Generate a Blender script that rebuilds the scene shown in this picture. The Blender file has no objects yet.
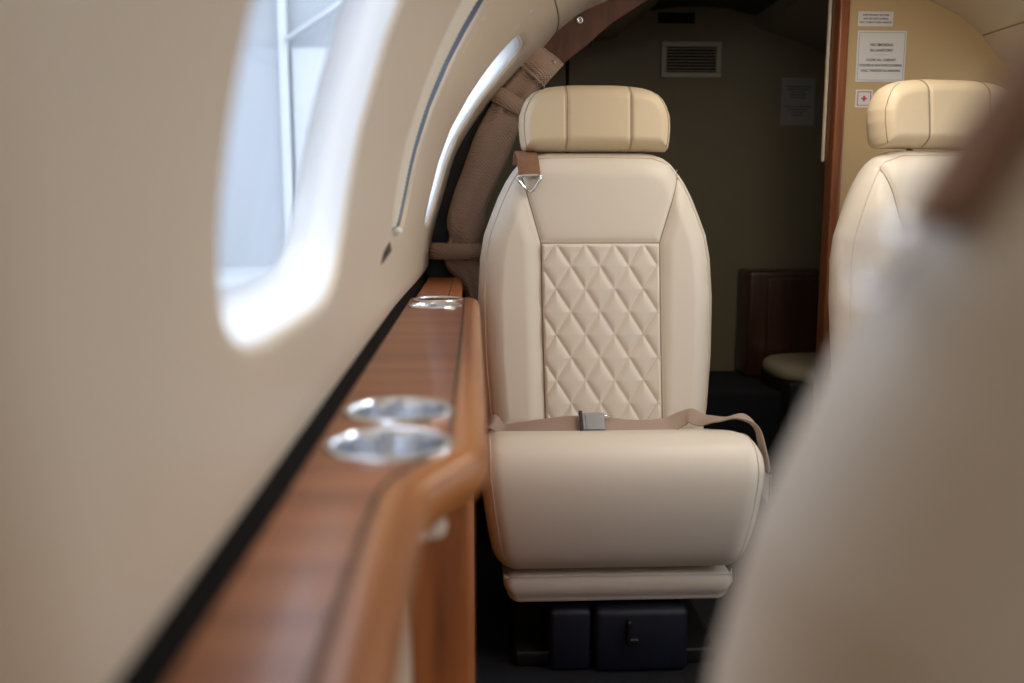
import bpy, bmesh, math, random
import numpy as np
from mathutils import Vector, Matrix
random.seed(4)
PI = math.pi
S = bpy.context.scene
COL = S.collection

# ------------------------------------------------------------------ camera, world, lights, exposure
cam_data = bpy.data.cameras.new('camera')
cam = bpy.data.objects.new('camera', cam_data)
COL.objects.link(cam)
cam.location = (0, 0, .85)
cam.rotation_euler = (math.radians(90-8.5), 0, math.radians(-2.4))
cam_data.sensor_width = 36
cam_data.lens = 900/1024*36
cam_data.clip_start = .01
cam_data.dof.use_dof = True
cam_data.dof.focus_distance = 1.93
cam_data.dof.aperture_fstop = 2.7
S.camera = cam

world = bpy.data.worlds.new('world')
S.world = world
world.use_nodes = True
wn = world.node_tree
bg = wn.nodes['Background']
bg.inputs[0].default_value = (.89, .935, 1, 1)
bg.inputs[1].default_value = 3.5

S.view_settings.view_transform = 'Standard'
S.view_settings.look = 'None'
S.view_settings.gamma = 1
S.view_settings.use_curve_mapping = False
S.view_settings.exposure = .10
S.cycles.use_denoising = True
S.cycles.max_bounces = 12
S.cycles.diffuse_bounces = 6
S.cycles.transparent_max_bounces = 12
S.cycles.caustics_reflective = False
S.cycles.caustics_refractive = False

def area(name, loc, rot, sx, sy, power, col):
    l = bpy.data.lights.new(name, 'AREA')
    l.shape = 'RECTANGLE'; l.size = sx; l.size_y = sy; l.energy = power; l.color = col
    o = bpy.data.objects.new(name, l); COL.objects.link(o)
    o.location = loc; o.rotation_euler = rot
    return o
# fill lamp added inside the cabin behind the camera, no door is built
area('forward_fill', (.60, -.75, 1.42), (math.radians(38), 0, 0), .9, .35, 4.0, (1, .97, .94))
# daylight outside the three windows across the aisle
for wy_, pw_ in ((.573, 9), (1.34, 7), (1.925, 2)):
    area('window_daylight', (1.72, wy_, 1.12), (0, math.radians(100), 0), .5, .42, pw_, (.93, .97, 1))
# unseen fill added over the seats (its lens is built with the ceiling)
area('ceiling_fill_light', (.69, 1.35, 1.425), (0, 0, 0), .12, 1.1, 5.2, (1, .90, .76))

# ------------------------------------------------------------------ helpers
def link(name, me, mat=None, parent=None, smooth=True):
    o = bpy.data.objects.new(name, me); COL.objects.link(o)
    if mat: me.materials.append(mat)
    if smooth:
        me.polygons.foreach_set('use_smooth', [True]*len(me.polygons))
    if parent: o.parent = parent
    return o

def mesh(name, verts, faces, mat=None, parent=None, smooth=True, weld=0):
    me = bpy.data.meshes.new(name)
    me.from_pydata([tuple(map(float, v)) for v in verts], [], faces)
    bm = bmesh.new(); bm.from_mesh(me)
    if weld: bmesh.ops.remove_doubles(bm, verts=bm.verts, dist=weld)
    bmesh.ops.recalc_face_normals(bm, faces=bm.faces)
    bm.to_mesh(me); bm.free()
    return link(name, me, mat, parent, smooth)

def from_bm(name, bm, mat=None, parent=None, smooth=False):
    bmesh.ops.recalc_face_normals(bm, faces=bm.faces)
    me = bpy.data.meshes.new(name); bm.to_mesh(me); bm.free()
    return link(name, me, mat, parent, smooth)

def add_box(bm, x0, x1, y0, y1, z0, z1, bev=0, seg=3):
    r = bmesh.ops.create_cube(bm, size=1)
    vs = r['verts']
    for v in vs:
        v.co = Vector((x0+(v.co.x+.5)*(x1-x0), y0+(v.co.y+.5)*(y1-y0), z0+(v.co.z+.5)*(z1-z0)))
    if bev:
        es = list({e for v in vs for e in v.link_edges})
        bmesh.ops.bevel(bm, geom=es, offset=bev, segments=seg, profile=.5, affect='EDGES')

def box(name, x0, x1, y0, y1, z0, z1, mat, parent=None, bev=0, seg=3):
    bm = bmesh.new(); add_box(bm, x0, x1, y0, y1, z0, z1, bev, seg)
    o = from_bm(name, bm, mat, parent, smooth=False)
    if bev: shade_auto(o)
    return o

def shade_auto(o, ang=35):
    me = o.data
    me.polygons.foreach_set('use_smooth', [True]*len(me.polygons))
    try: me.set_sharp_from_angle(angle=math.radians(ang))
    except Exception: pass

def catmull(pts, n=8, closed=False):
    P = [np.array(p, float) for p in pts]; out = []
    m = len(P); rng = range(m if closed else m-1)
    for i in rng:
        if closed: p0, p1, p2, p3 = P[(i-1) % m], P[i], P[(i+1) % m], P[(i+2) % m]
        else: p0, p1, p2, p3 = P[max(i-1, 0)], P[i], P[i+1], P[min(i+2, m-1)]
        for k in range(n):
            t = k/n
            out.append(.5*((2*p1)+(-p0+p2)*t+(2*p0-5*p1+4*p2-p3)*t*t+(-p0+3*p1-3*p2+p3)*t**3))
    if not closed: out.append(P[-1])
    return out

def tube_data(pts, r, seg=8, closed=False, caps=True):
    P = [np.array(p, float) for p in pts]; n = len(P)
    V = []; Fc = []
    prev = None
    for i in range(n):
        if closed: t = P[(i+1) % n]-P[(i-1) % n]
        else: t = P[min(i+1, n-1)]-P[max(i-1, 0)]
        t = t/(np.linalg.norm(t)+1e-12)
        if prev is None:
            a = np.array([0, 0, 1.]) if abs(t[2]) < .8 else np.array([1., 0, 0])
            u = np.cross(t, a)
        else: u = prev-t*np.dot(prev, t)
        u /= np.linalg.norm(u)+1e-12; prev = u
        w = np.cross(t, u)
        rr = r[i] if hasattr(r, '__len__') else r
        for k in range(seg):
            a = 2*PI*k/seg
            V.append(P[i]+rr*(math.cos(a)*u+math.sin(a)*w))
    for i in range(n if closed else n-1):
        j = (i+1) % n
        for k in range(seg):
            l = (k+1) % seg
            Fc.append((i*seg+k, i*seg+l, j*seg+l, j*seg+k))
    if caps and not closed:
        Fc.append(tuple(range(seg))[::-1]); Fc.append(tuple((n-1)*seg+k for k in range(seg)))
    return V, Fc

def tube(name, pts, r, mat, parent=None, seg=8, closed=False):
    V, Fc = tube_data(pts, r, seg, closed)
    return mesh(name, V, Fc, mat, parent)

def tubes(name, lists, r, mat, parent=None, seg=6):
    V = []; Fc = []
    for pts in lists:
        v, f = tube_data(pts, r, seg); b = len(V); V += v; Fc += [tuple(i+b for i in q) for q in f]
    return mesh(name, V, Fc, mat, parent)

def ribbon(name, center, widthdir, w, th, mat, parent=None):
    """thick strap along 3D points; widthdir: list of vectors or one vector"""
    P = [np.array(p, float) for p in center]; n = len(P); V = []; Fc = []
    for i in range(n):
        t = P[min(i+1, n-1)]-P[max(i-1, 0)]; t /= np.linalg.norm(t)
        wd = np.array(widthdir[i] if isinstance(widthdir, list) else widthdir, float)
        wd = wd-t*np.dot(wd, t); wd /= np.linalg.norm(wd)
        nn = np.cross(t, wd)
        ww = w[i] if hasattr(w, '__len__') else w
        for (a, b) in ((-.5, -.25), (-.44, -.5), (0, -.5), (.44, -.5), (.5, -.25), (.5, .25), (.44, .5), (0, .5), (-.44, .5), (-.5, .25)):
            V.append(P[i]+wd*a*ww+nn*b*th)
    for i in range(n-1):
        for k in range(10):
            l = (k+1) % 10
            Fc.append((i*10+k, i*10+l, (i+1)*10+l, (i+1)*10+k))
    Fc.append(tuple(range(10))); Fc.append(tuple((n-1)*10+k for k in range(10)))
    return mesh(name, V, Fc, mat, parent)

def grid_faces(ni, nj, off=0):
    return [(off+i*nj+j, off+i*nj+j+1, off+(i+1)*nj+j+1, off+(i+1)*nj+j) for i in range(ni-1) for j in range(nj-1)]

def tag(o, label=None, cat=None, group=None, kind=None):
    if label: o['label'] = label
    if cat: o['category'] = cat
    if group: o['group'] = group
    if kind: o['kind'] = kind
    return o
def struct(o): o['kind'] = 'structure'; return o
def empty(name, loc=(0, 0, 0), rz=0):
    o = bpy.data.objects.new(name, None); COL.objects.link(o)
    o.location = loc; o.rotation_euler = (0, 0, rz); o.empty_display_size = .05
    return o

# ------------------------------------------------------------------ materials
def mat(name, col, rough=.5, metal=0, coat=0, bump=None, var=None, spec=.5, sheen=0, coat_rough=.08):
    m = bpy.data.materials.new(name); m.use_nodes = True
    nt = m.node_tree; b = nt.nodes['Principled BSDF']
    b.inputs['Base Color'].default_value = (*col, 1)
    b.inputs['Roughness'].default_value = rough
    b.inputs['Metallic'].default_value = metal
    b.inputs['Coat Weight'].default_value = coat
    b.inputs['Coat Roughness'].default_value = coat_rough
    b.inputs['Specular IOR Level'].default_value = spec
    b.inputs['Sheen Weight'].default_value = sheen
    tc = nt.nodes.new('ShaderNodeTexCoord')
    if var:
        sc, col2 = var
        n = nt.nodes.new('ShaderNodeTexNoise'); n.inputs['Scale'].default_value = sc; n.inputs['Detail'].default_value = 5
        nt.links.new(tc.outputs['Object'], n.inputs['Vector'])
        mx = nt.nodes.new('ShaderNodeMix'); mx.data_type = 'RGBA'
        mx.inputs[6].default_value = (*col, 1); mx.inputs[7].default_value = (*col2, 1)
        nt.links.new(n.outputs[0], mx.inputs[0]); nt.links.new(mx.outputs[2], b.inputs['Base Color'])
    if bump:
        sc, st, dist = bump
        n2 = nt.nodes.new('ShaderNodeTexVoronoi'); n2.inputs['Scale'].default_value = sc
        nt.links.new(tc.outputs['Object'], n2.inputs['Vector'])
        bp = nt.nodes.new('ShaderNodeBump'); bp.inputs['Strength'].default_value = st; bp.inputs['Distance'].default_value = dist
        nt.links.new(n2.outputs[0], bp.inputs['Height']); nt.links.new(bp.outputs[0], b.inputs['Normal'])
    return m

def wood(name, c1, c2, c3, scale, rough=.28, coat=.6):
    """scale: xyz scaling, high across the grain"""
    m = mat(name, c1, rough, coat=coat, coat_rough=.12)
    nt = m.node_tree; b = nt.nodes['Principled BSDF']
    tc = nt.nodes.new('ShaderNodeTexCoord'); mp = nt.nodes.new('ShaderNodeMapping')
    mp.inputs['Scale'].default_value = scale
    nt.links.new(tc.outputs['Object'], mp.inputs[0])
    n = nt.nodes.new('ShaderNodeTexNoise'); n.inputs['Scale'].default_value = 1; n.inputs['Detail'].default_value = 7
    n.inputs['Roughness'].default_value = .62; n.inputs['Distortion'].default_value = .5
    nt.links.new(mp.outputs[0], n.inputs['Vector'])
    r = nt.nodes.new('ShaderNodeValToRGB')
    r.color_ramp.elements[0].position = .3; r.color_ramp.elements[0].color = (*c3, 1)
    r.color_ramp.elements[1].position = .72; r.color_ramp.elements[1].color = (*c2, 1)
    e = r.color_ramp.elements.new(.5); e.color = (*c1, 1)
    nt.links.new(n.outputs[0], r.inputs[0]); nt.links.new(r.outputs[0], b.inputs['Base Color'])
    return m

M = {}
M['leather'] = mat('cream_leather', (.76, .70, .615), .46, bump=(700, .12, .0004), var=(3, (.73, .67, .58)))
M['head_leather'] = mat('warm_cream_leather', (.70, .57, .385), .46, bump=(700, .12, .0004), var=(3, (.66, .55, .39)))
M['seam'] = mat('seam_thread', (.30, .24, .17), .8)
M['stitch'] = mat('stitch_thread', (.62, .52, .38), .8)
M['wall'] = mat('wall_vinyl', (.63, .535, .425), .40, var=(6, (.61, .52, .41)), bump=(500, .05, .0003))
M['ceiling'] = mat('headliner_vinyl', (.66, .57, .44), .5, var=(6, (.63, .54, .41)))
M['reveal'] = mat('white_window_lining', (.86, .87, .88), .3)
M['woodtop'] = wood('cherry_veneer_across', (.26, .085, .028), (.38, .145, .052), (.14, .042, .017), (1.5, 38, 4), .36, .12)
M['woodedge'] = wood('cherry_edge_along', (.33, .115, .028), (.42, .16, .045), (.22, .07, .02), (26, 2.0, 26), .34, .2)
M['woodup'] = wood('cherry_veneer_upright', (.33, .10, .022), (.46, .165, .042), (.13, .035, .010), (75, 75, 4.0), .45, .12)
M['woodarch'] = wood('dark_cherry_arch', (.105, .036, .016), (.15, .052, .022), (.06, .02, .010), (40, 5, 10), .55, .0)
M['woodjamb'] = wood('cherry_jamb', (.22, .066, .02), (.29, .095, .03), (.13, .038, .012), (38, 38, 3), .45, .15)
M['woodlav'] = wood('dark_cabinet_wood', (.055, .018, .010), (.08, .028, .015), (.03, .011, .007), (34, 34, 3), .35, .4)
M['chrome'] = mat('chrome', (.80, .82, .85), .12, metal=1)
M['ring'] = mat('satin_ring', (.86, .88, .90), .24, metal=1)
M['steel'] = mat('brushed_steel', (.55, .60, .70), .24, metal=1)
M['cupwell'] = mat('cup_well_steel', (.66, .71, .80), .24, metal=1)
M['gasket'] = mat('black_rubber', (.006, .005, .005), .9, spec=.08)
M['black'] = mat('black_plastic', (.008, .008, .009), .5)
M['carpet'] = mat('navy_carpet', (.010, .012, .020), .95, bump=(900, .8, .002), var=(300, (.006, .008, .014)))
M['base'] = mat('navy_seat_base', (.006, .009, .022), .55)
M['curtain'] = mat('taupe_woven_fabric', (.46, .305, .22), .85, sheen=.1)
M['belt'] = mat('taupe_webbing', (.36, .26, .21), .75, sheen=.2)
M['strap'] = mat('brown_suede', (.20, .095, .048), .85, var=(90, (.29, .15, .08)))
M['tan'] = mat('tan_partition_vinyl', (.52, .38, .20), .55, var=(5, (.49, .355, .18)))
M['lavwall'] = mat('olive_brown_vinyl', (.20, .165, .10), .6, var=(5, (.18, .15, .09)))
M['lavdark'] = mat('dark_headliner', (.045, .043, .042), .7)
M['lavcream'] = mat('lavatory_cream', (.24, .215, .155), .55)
M['sign'] = mat('white_placard', (.66, .66, .65), .35)
M['signgrey'] = mat('grey_placard', (.33, .33, .34), .4)
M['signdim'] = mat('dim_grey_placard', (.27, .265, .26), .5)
M['ink'] = mat('black_ink', (.02, .02, .025), .6)
M['red'] = mat('red_ink', (.50, .02, .03), .5)
M['grey'] = mat('grille_frame', (.40, .36, .27), .45)
M['hole'] = mat('vent_recess', (.006, .006, .006), .9)
M['brass'] = mat('button_metal', (.42, .36, .30), .3, metal=1)
M['tanlid'] = mat('tan_lid_vinyl', (.40, .34, .22), .5)

for k_ in ('woodtop', 'woodedge'): M[k_].node_tree.nodes['Principled BSDF'].inputs['Specular IOR Level'].default_value = .3
def weave(m):
    nt = m.node_tree; b = nt.nodes['Principled BSDF']
    tc = nt.nodes.new('ShaderNodeTexCoord')
    w1 = nt.nodes.new('ShaderNodeTexWave'); w1.inputs['Scale'].default_value = 70; w1.bands_direction = 'DIAGONAL'
    w2 = nt.nodes.new('ShaderNodeTexWave'); w2.inputs['Scale'].default_value = 70; w2.bands_direction = 'Z'
    ad = nt.nodes.new('ShaderNodeMath'); ad.operation = 'ADD'
    for w in (w1, w2): nt.links.new(tc.outputs['Object'], w.inputs['Vector'])
    nt.links.new(w1.outputs[1], ad.inputs[0]); nt.links.new(w2.outputs[1], ad.inputs[1])
    bp = nt.nodes.new('ShaderNodeBump'); bp.inputs['Strength'].default_value = .7; bp.inputs['Distance'].default_value = .002
    nt.links.new(ad.outputs[0], bp.inputs['Height']); nt.links.new(bp.outputs[0], b.inputs['Normal'])
weave(M['curtain'])

g = bpy.data.materials.new('window_glass'); g.use_nodes = True
nt = g.node_tree; nt.nodes.remove(nt.nodes['Principled BSDF'])
tr = nt.nodes.new('ShaderNodeBsdfTransparent'); tr.inputs[0].default_value = (.93, .96, 1, 1)
gl = nt.nodes.new('ShaderNodeBsdfGlossy'); gl.inputs[1].default_value = .03
mx = nt.nodes.new('ShaderNodeMixShader')
mx.inputs[0].default_value = .05; nt.links.new(tr.outputs[0], mx.inputs[1]); nt.links.new(gl.outputs[0], mx.inputs[2])
nt.links.new(mx.outputs[0], nt.nodes['Material Output'].inputs[0])
M['glass'] = g
def blind_mat(name, col):
    m = bpy.data.materials.new(name); m.use_nodes = True; t_ = m.node_tree; t_.nodes.remove(t_.nodes['Principled BSDF'])
    a = t_.nodes.new('ShaderNodeBsdfTranslucent'); a.inputs[0].default_value = (*col, 1)
    b = t_.nodes.new('ShaderNodeBsdfDiffuse'); b.inputs[0].default_value = (*col, 1)
    x = t_.nodes.new('ShaderNodeMixShader'); t_.links.new(a.outputs[0], x.inputs[1]); t_.links.new(b.outputs[0], x.inputs[2])
    t_.links.new(x.outputs[0], t_.nodes['Material Output'].inputs[0]); return m
M['blind'] = blind_mat('white_translucent_blind', (.85, .87, .90))
M['pleat'] = mat('cream_pleated_blind', (.74, .68, .58), .7)
M['gapshade'] = mat('gap_shade_lining', (.11, .13, .16), .5)  # darkness of the gap beside the blind, put into the lining colour
lm = bpy.data.materials.new('fill_lamp_lens'); lm.use_nodes = True
lb = lm.node_tree.nodes['Principled BSDF']
lb.inputs['Emission Color'].default_value = (1, .9, .76, 1); lb.inputs['Emission Strength'].default_value = 2
M['lens'] = lm

# ------------------------------------------------------------------ the fuselage shell
ZS = 1.258                                     # height of the seam between side wall and headliner
aft_z = [0, .3, .6, .747, .89, .985, 1.101, 1.171, 1.217, 1.258]
aft_x = [-.06, -.09, -.108, -.107, -.069, -.037, .045, .111, .161, .196]
def cubic(xs, ys, x):
    xs = np.array(xs); ys = np.array(ys, float)
    d = np.gradient(ys, xs)
    i = np.clip(np.searchsorted(xs, x)-1, 0, len(xs)-2)
    h = xs[i+1]-xs[i]; t = (x-xs[i])/h
    return (2*t**3-3*t*t+1)*ys[i]+(t**3-2*t*t+t)*h*d[i]+(-2*t**3+3*t*t)*ys[i+1]+(t**3-t*t)*h*d[i+1]
def taper(y):
    t = np.clip((y-1.3)/.9, 0, 1); return t*t*(3-2*t)
def wall_x(y, z):
    zc = np.where(np.asarray(z) < .72, .72+(z-.72)*.30, z)
    f = .68-np.sqrt(.64-np.minimum((zc-.72)**2, .63))
    a = cubic(aft_z, aft_x, z)
    k = taper(y)
    g_ = np.clip((.712-z)/.02, 0, 1); g_ = g_*g_*(3-2*g_)
    return (f+.003)*(1-k)+a*k-.010*g_*np.clip((y-.3)/1.1, 0, 1)
def cen(y): return .68+.03*taper(y)
def ceil_pt(y, s):                              # s 0..1 from the seam to the centre line
    a0 = math.acos((.68-wall_x(0., ZS))/.8); a = a0+(PI/2-a0)*s
    fx, fz = .68-.8*math.cos(a), .72+.8*math.sin(a)
    ax = np.interp(s, [0, .15, .35, .6, .8, 1], [.196, .254, .35, .49, .60, .71])
    az = np.interp(s, [0, .15, .35, .6, .8, 1], [1.258, 1.303, 1.345, 1.40, 1.43, 1.44])
    k = taper(y)
    return fx*(1-k)+ax*k, fz*(1-k)+az*k
Y0, Y1 = -1.0, 2.2
WINS = [(.592, .210, .222, .990), (1.34, .130, .199, 1.003), (1.91, .110, .197, 1.000)]   # centre, half width, half height, centre height
WBM, WZM = .220, .990                  # half width, half height, centre height of a window
def superpt(a, n=5):
    c, s = math.cos(a), math.sin(a)
    return math.copysign(abs(c)**(2/n), c), math.copysign(abs(s)**(2/n), s)
def side_wall(side):
    V = []; Fc = []
    def P(y, z, out=0.):
        x = wall_x(y, z)
        if out:
            dz = .002; dx = (wall_x(y, z+dz)-wall_x(y, z-dz))/(2*dz)
            n = np.array([-1, dx]); n /= np.linalg.norm(n)
            x = x+n[0]*out; z = z+n[1]*out
        if side > 0: x = 2*cen(y)-x
        return (x, y, z)
    def patch(ya, yb, za, zb, ny, nz):
        off = len(V)
        if nz == 60:
            zl = list(np.linspace(0, zb0, 55))+list(np.linspace(zb0, zb1, 30))[1:]+list(np.linspace(zb1, ZS, 4))[1:]
            for i in range(ny+1):
                for z in zl: V.append(P(ya+(yb-ya)*i/ny, z))
            Fc.extend(grid_faces(ny+1, len(zl), off)); return
        for i in range(ny+1):
            for j in range(nz+1):
                V.append(P(ya+(yb-ya)*i/ny, za+(zb-za)*j/nz))
        Fc.extend(grid_faces(ny+1, nz+1, off))
    zb0, zb1 = WZM-WBM-.03, ZS-.015
    ys = [Y0]
    for c, WA, WB, WZ in WINS: ys += [c-WA-.03, c+WA+.03]
    ys.append(Y1)
    for i in range(0, len(ys), 2): patch(ys[i], ys[i+1], 0, ZS, 16, 60)
    for c, WA, WB, WZ in WINS:
        ya, yb = c-WA-.03, c+WA+.03
        patch(ya, yb, 0, zb0, 16, 54); patch(ya, yb, zb1, ZS, 16, 3)
        angs = sorted(set([2*PI*k/120 for k in range(120)]+[math.atan2(sz*(zb1-WZ if sz > 0 else WZ-zb0), sy*(WA+.03)) % (2*PI) for sy in (1, -1) for sz in (1, -1)]))
        rings = []
        for a in angs:
            sy, sz = superpt(a)
            hy, hz = c+WA*sy, WZ+WB*sz
            dy, dz = math.cos(a), math.sin(a)
            # ray to the rectangle in the direction of the angle
            tt = min([(WA+.03)/abs(dy) if abs(dy) > 1e-9 else 9, ((zb1-WZ) if dz > 0 else (WZ-zb0))/abs(dz) if abs(dz) > 1e-9 else 9])
            oy, oz = c+dy*tt, WZ+dz*tt
            col = []
            for q in range(5):
                t = q/4
                col.append(P(oy+(hy-oy)*t, oz+(hz-oz)*t))
            for q in range(1, 7):              # rounded lip, then funnel towards the pane
                b = PI/2*q/6
                sh = 1-.007*math.sin(b)/WA
                col.append(P(c+(hy-c)*sh, WZ+(hz-WZ)*sh, .007*(1-math.cos(b))))
            rings.append(col)
        off = len(V); n = len(rings); m = len(rings[0])
        for col in rings: V.extend(col)
        for i in range(n):
            j = (i+1) % n
            for q in range(m-1):
                Fc.append((off+i*m+q, off+j*m+q, off+j*m+q+1, off+i*m+q+1))
    o = mesh('wall_left' if side < 0 else 'wall_right', V, Fc, M['wall'], weld=1e-5)
    struct(o)
    # windows: lining funnel, pane, outer frame
    wi = 0
    for c, WA, WB, WZ in WINS:
        wi += 1
        w = empty('window_%d' % (wi if side < 0 else wi+3), P(c, WZ)); struct(w)
        o0 = np.array(P(c, WZ))
        V2 = []; N = 96; depth = [(.0065, .007, 0), (.010, .009, 0), (.022, .014, 0), (.042, .019, 0), (.044, .026, 0)]
        for (out, ins, _) in depth:
            for k in range(N):
                a = 2*PI*k/N; sy, sz = superpt(a)
                sh = 1-ins/WA
                V2.append(np.array(P(c+WA*sy*sh, WZ+WB*sz*sh, out))-o0)
        F2 = [(r*N+k, r*N+(k+1) % N, (r+1)*N+(k+1) % N, (r+1)*N+k) for r in range(len(depth)-1) for k in range(N)]
        mesh('lining', V2, F2, M['gapshade'] if (side < 0 and wi == 2) else M['reveal'], w)
        if side < 0 and wi > 1:
            # blind drawn down inside the opening
            V3 = []; na, nb = 120, 12
            for a_ in range(na+1):
                z_ = WZ-WB*.95+2*WB*.95*a_/na
                sz_ = min(1, abs(z_-WZ)/(WB*.97)); wy = WA*.955*(1-sz_**3.6)**(1/3.6)
                far = (.93-.25*a_/na) if wi == 2 else .955
                for b_ in range(nb+1):
                    y_ = -wy+(wy+min(wy, WA*far))*b_/nb
                    V3.append(np.array(P(c+y_, z_, .010+((.0012 if a_ % 2 else 0) if wi == 2 else 0)))-o0)
            mesh('blind', V3, grid_faces(na+1, nb+1), M['blind'] if wi == 3 else M['pleat'], w)
            if wi == 2:
                q_ = np.array(P(c-.045, WZ-WB+.012, -.002))-o0
                tube('blind_pull', [q_+np.array((.001, -.01, .0)), q_+np.array((.001, .012, .0))], .006, M['reveal'], w, seg=14)
                dz4 = ((-.130, .0), (-.098, -.013), (-.225, -.024), (-.20, -.010))
                V4 = [np.array(P(c+yy, WZ-WB+zz, -.0012))-o0 for yy, zz in dz4]
                V4 += [np.array(P(c+yy, WZ-WB+zz, .001))-o0 for yy, zz in dz4]
                mesh('cord_slot', V4, [(0, 1, 2, 3), (7, 6, 5, 4), (0, 4, 5, 1), (1, 5, 6, 2), (2, 6, 7, 3), (3, 7, 4, 0)], M['black'], w, smooth=False)
        for nm, out, ins in (('inner_pane', .028, .0165), ('outer_pane', .043, .021)):
            Vp = []; Fp = []; R = 7
            sh = 1-ins/WA
            for r in range(R+1):
                for k in range(N):
                    a = 2*PI*k/N; sy, sz = superpt(a)
                    Vp.append(np.array(P(c+WA*sy*sh*r/R, WZ+WB*sz*sh*r/R, out))-o0)
            Fp = [(r*N+k, r*N+(k+1) % N, (r+1)*N+(k+1) % N, (r+1)*N+k) for r in range(R) for k in range(N)]
            mesh(nm, Vp, Fp, M['glass'], w, weld=1e-6)
    return P
PL = side_wall(-1)
PR = side_wall(1)

V = []; n = 40
ysamp = np.linspace(Y0, Y1, n)
for y in ysamp:
    L = [ceil_pt(y, s) for s in np.linspace(0, 1, 24)]
    c = cen(y)
    row = L+[(2*c-x, z) for (x, z) in L[::-1][1:]]
    V += [(x, y, z) for x, z in row]
struct(mesh('ceiling', V, grid_faces(n, 47), M['ceiling']))
for k, sd in enumerate((-1, 1)):
    pts = []
    for y in np.linspace(Y0, Y1-.004, 40):
        x = wall_x(y, ZS); x = x if sd < 0 else 2*cen(y)-x
        pts.append((x, y, ZS))
    struct(tube('trim_%d' % (k+1), pts, .0022, M['seam'], seg=6))
struct(box('wall_forward', -.15, 1.52, Y0-.03, Y0, 0, 1.54, M['wall']))
fl = box('floor', -.2, 1.6, Y0, 3.05, -.03, 0, M['carpet']); struct(fl)

# unseen fill lamp, added in the ceiling for warm light on the seats
lampt = empty('ceiling_fill_lamp', (.69, 1.35, 1.447))
tag(lampt, 'long narrow warm white fill lamp, added unseen in the ceiling above the aisle', 'lamp')
bm = bmesh.new(); add_box(bm, -.06, .06, -.55, .55, -.006, 0, .003); from_bm('lens', bm, M['lens'], lampt)
bm = bmesh.new()
for (a, b, c, d) in ((-.08, -.06, -.57, .57), (.06, .08, -.57, .57), (-.06, .06, -.57, -.55), (-.06, .06, .55, .57)): add_box(bm, a, b, c, d, -.01, .03)
from_bm('frame', bm, M['ceiling'], lampt)

# ------------------------------------------------------------------ aft partition: arch, jambs, panel
outer = [(wall_x(2.2, z)-.03, z) for z in (0, .3, .6, .747, .89, .985, 1.101, 1.171, 1.217, 1.258)]+[(.235, 1.35), (.345, 1.45), (.5, 1.53), (.71, 1.54)]
inner = [(.04, 0), (.02, .3), (.0, .6), (.0, .747), (.015, .88), (.055, .98), (.130, 1.102), (.164, 1.140), (.227, 1.197), (.272, 1.231), (.310, 1.265), (.360, 1.300), (.50, 1.375), (.71, 1.41)]
def ring_part(name, o_, i_, y0, y1, m, parent=None):
    o_ = catmull(o_, 5); i_ = catmull(i_, 5); n = len(o_)
    V = [];
    for a, b in zip(o_, i_):
        V += [(a[0], y0, a[1]), (b[0], y0, b[1]), (b[0], y1, b[1]), (a[0], y1, a[1])]
    Fc = []
    for i in range(n-1):
        for k in range(4): Fc.append((i*4+k, i*4+(k+1) % 4, (i+1)*4+(k+1) % 4, (i+1)*4+k))
    Fc.append((0, 1, 2, 3)); Fc.append(tuple((n-1)*4+k for k in range(4)))
    o = mesh(name, V, Fc, m, parent); shade_auto(o, 40); return o
arch = ring_part('trim_3', outer[6:], inner[6:], 2.2, 2.235, M['woodarch']); struct(arch)
struct(ring_part('trim_4', outer[:7], inner[:7], 2.2, 2.235, M['black']))  # lower ring coloured black, standing in for the shade behind the curtain
# right of the opening
struct(box('trim_5', .868, .893, 2.185, 2.235, 0, 1.50, M['woodjamb'], bev=.005))
struct(box('trim_6', .71, .868, 2.2, 2.235, 1.41, 1.54, M['woodarch']))
V = []
zz = np.linspace(0, ZS, 30)
pr = [(2*cen(2.2)-wall_x(2.2, z)+.02, z) for z in zz]
cs = [ceil_pt(2.2, s) for s in np.linspace(0, .58, 12)]
pr += [(2*cen(2.2)-x+.02, z+.02) for x, z in cs]
bm = bmesh.new()
poly = [(.892, 0)]+pr+[(.892, pr[-1][1]+.01)]
vs = [bm.verts.new((x, 2.2, z)) for x, z in poly]
f = bm.faces.new(vs)
r = bmesh.ops.extrude_face_region(bm, geom=[f])
for v in [e for e in r['geom'] if isinstance(e, bmesh.types.BMVert)]: v.co.y = 2.23
struct(from_bm('wall_aft', bm, M['tan']))
struct(box('trim_7', .862, .870, 2.236, 2.250, .96, 1.50, M['ceiling'], bev=.005))
# arch screw
sc_ = empty('screw_cap', (.2, 2.2, 1.266))

# ------------------------------------------------------------------ lavatory behind
lav_l = [(-.10, 0), (-.10, .9), (-.02, 1.1), (.09, 1.25), (.2, 1.335), (.3, 1.36), (.38, 1.375), (.46, 1.39), (.50, 1.43), (.57, 1.475)]
lav_c = [(.57, 1.475), (.65, 1.487), (.73, 1.49), (.83, 1.483), (.914, 1.462)]
lav_r = [(.914, 1.462), (.918, 1.424), (1.0, 1.40), (1.16, 1.34), (1.33, 1.2), (1.4, .95), (1.4, 0)]
def extr(name, pts, y0, y1, m):
    V = []; 
    for x, z in pts: V += [(x, y0, z), (x, y1, z)]
    o = mesh(name, V, [(2*i, 2*i+1, 2*i+3, 2*i+2) for i in range(len(pts)-1)], m); shade_auto(o, 50); return struct(o)
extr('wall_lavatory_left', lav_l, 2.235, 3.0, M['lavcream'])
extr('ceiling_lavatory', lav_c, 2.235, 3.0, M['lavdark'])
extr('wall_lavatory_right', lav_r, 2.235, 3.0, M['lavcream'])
bm = bmesh.new()
vs = [bm.verts.new((x, 3.0, z)) for x, z in lav_l+lav_c[1:]+lav_r[1:]]
f = bm.faces.new(vs); r = bmesh.ops.extrude_face_region(bm, geom=[f])
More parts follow.
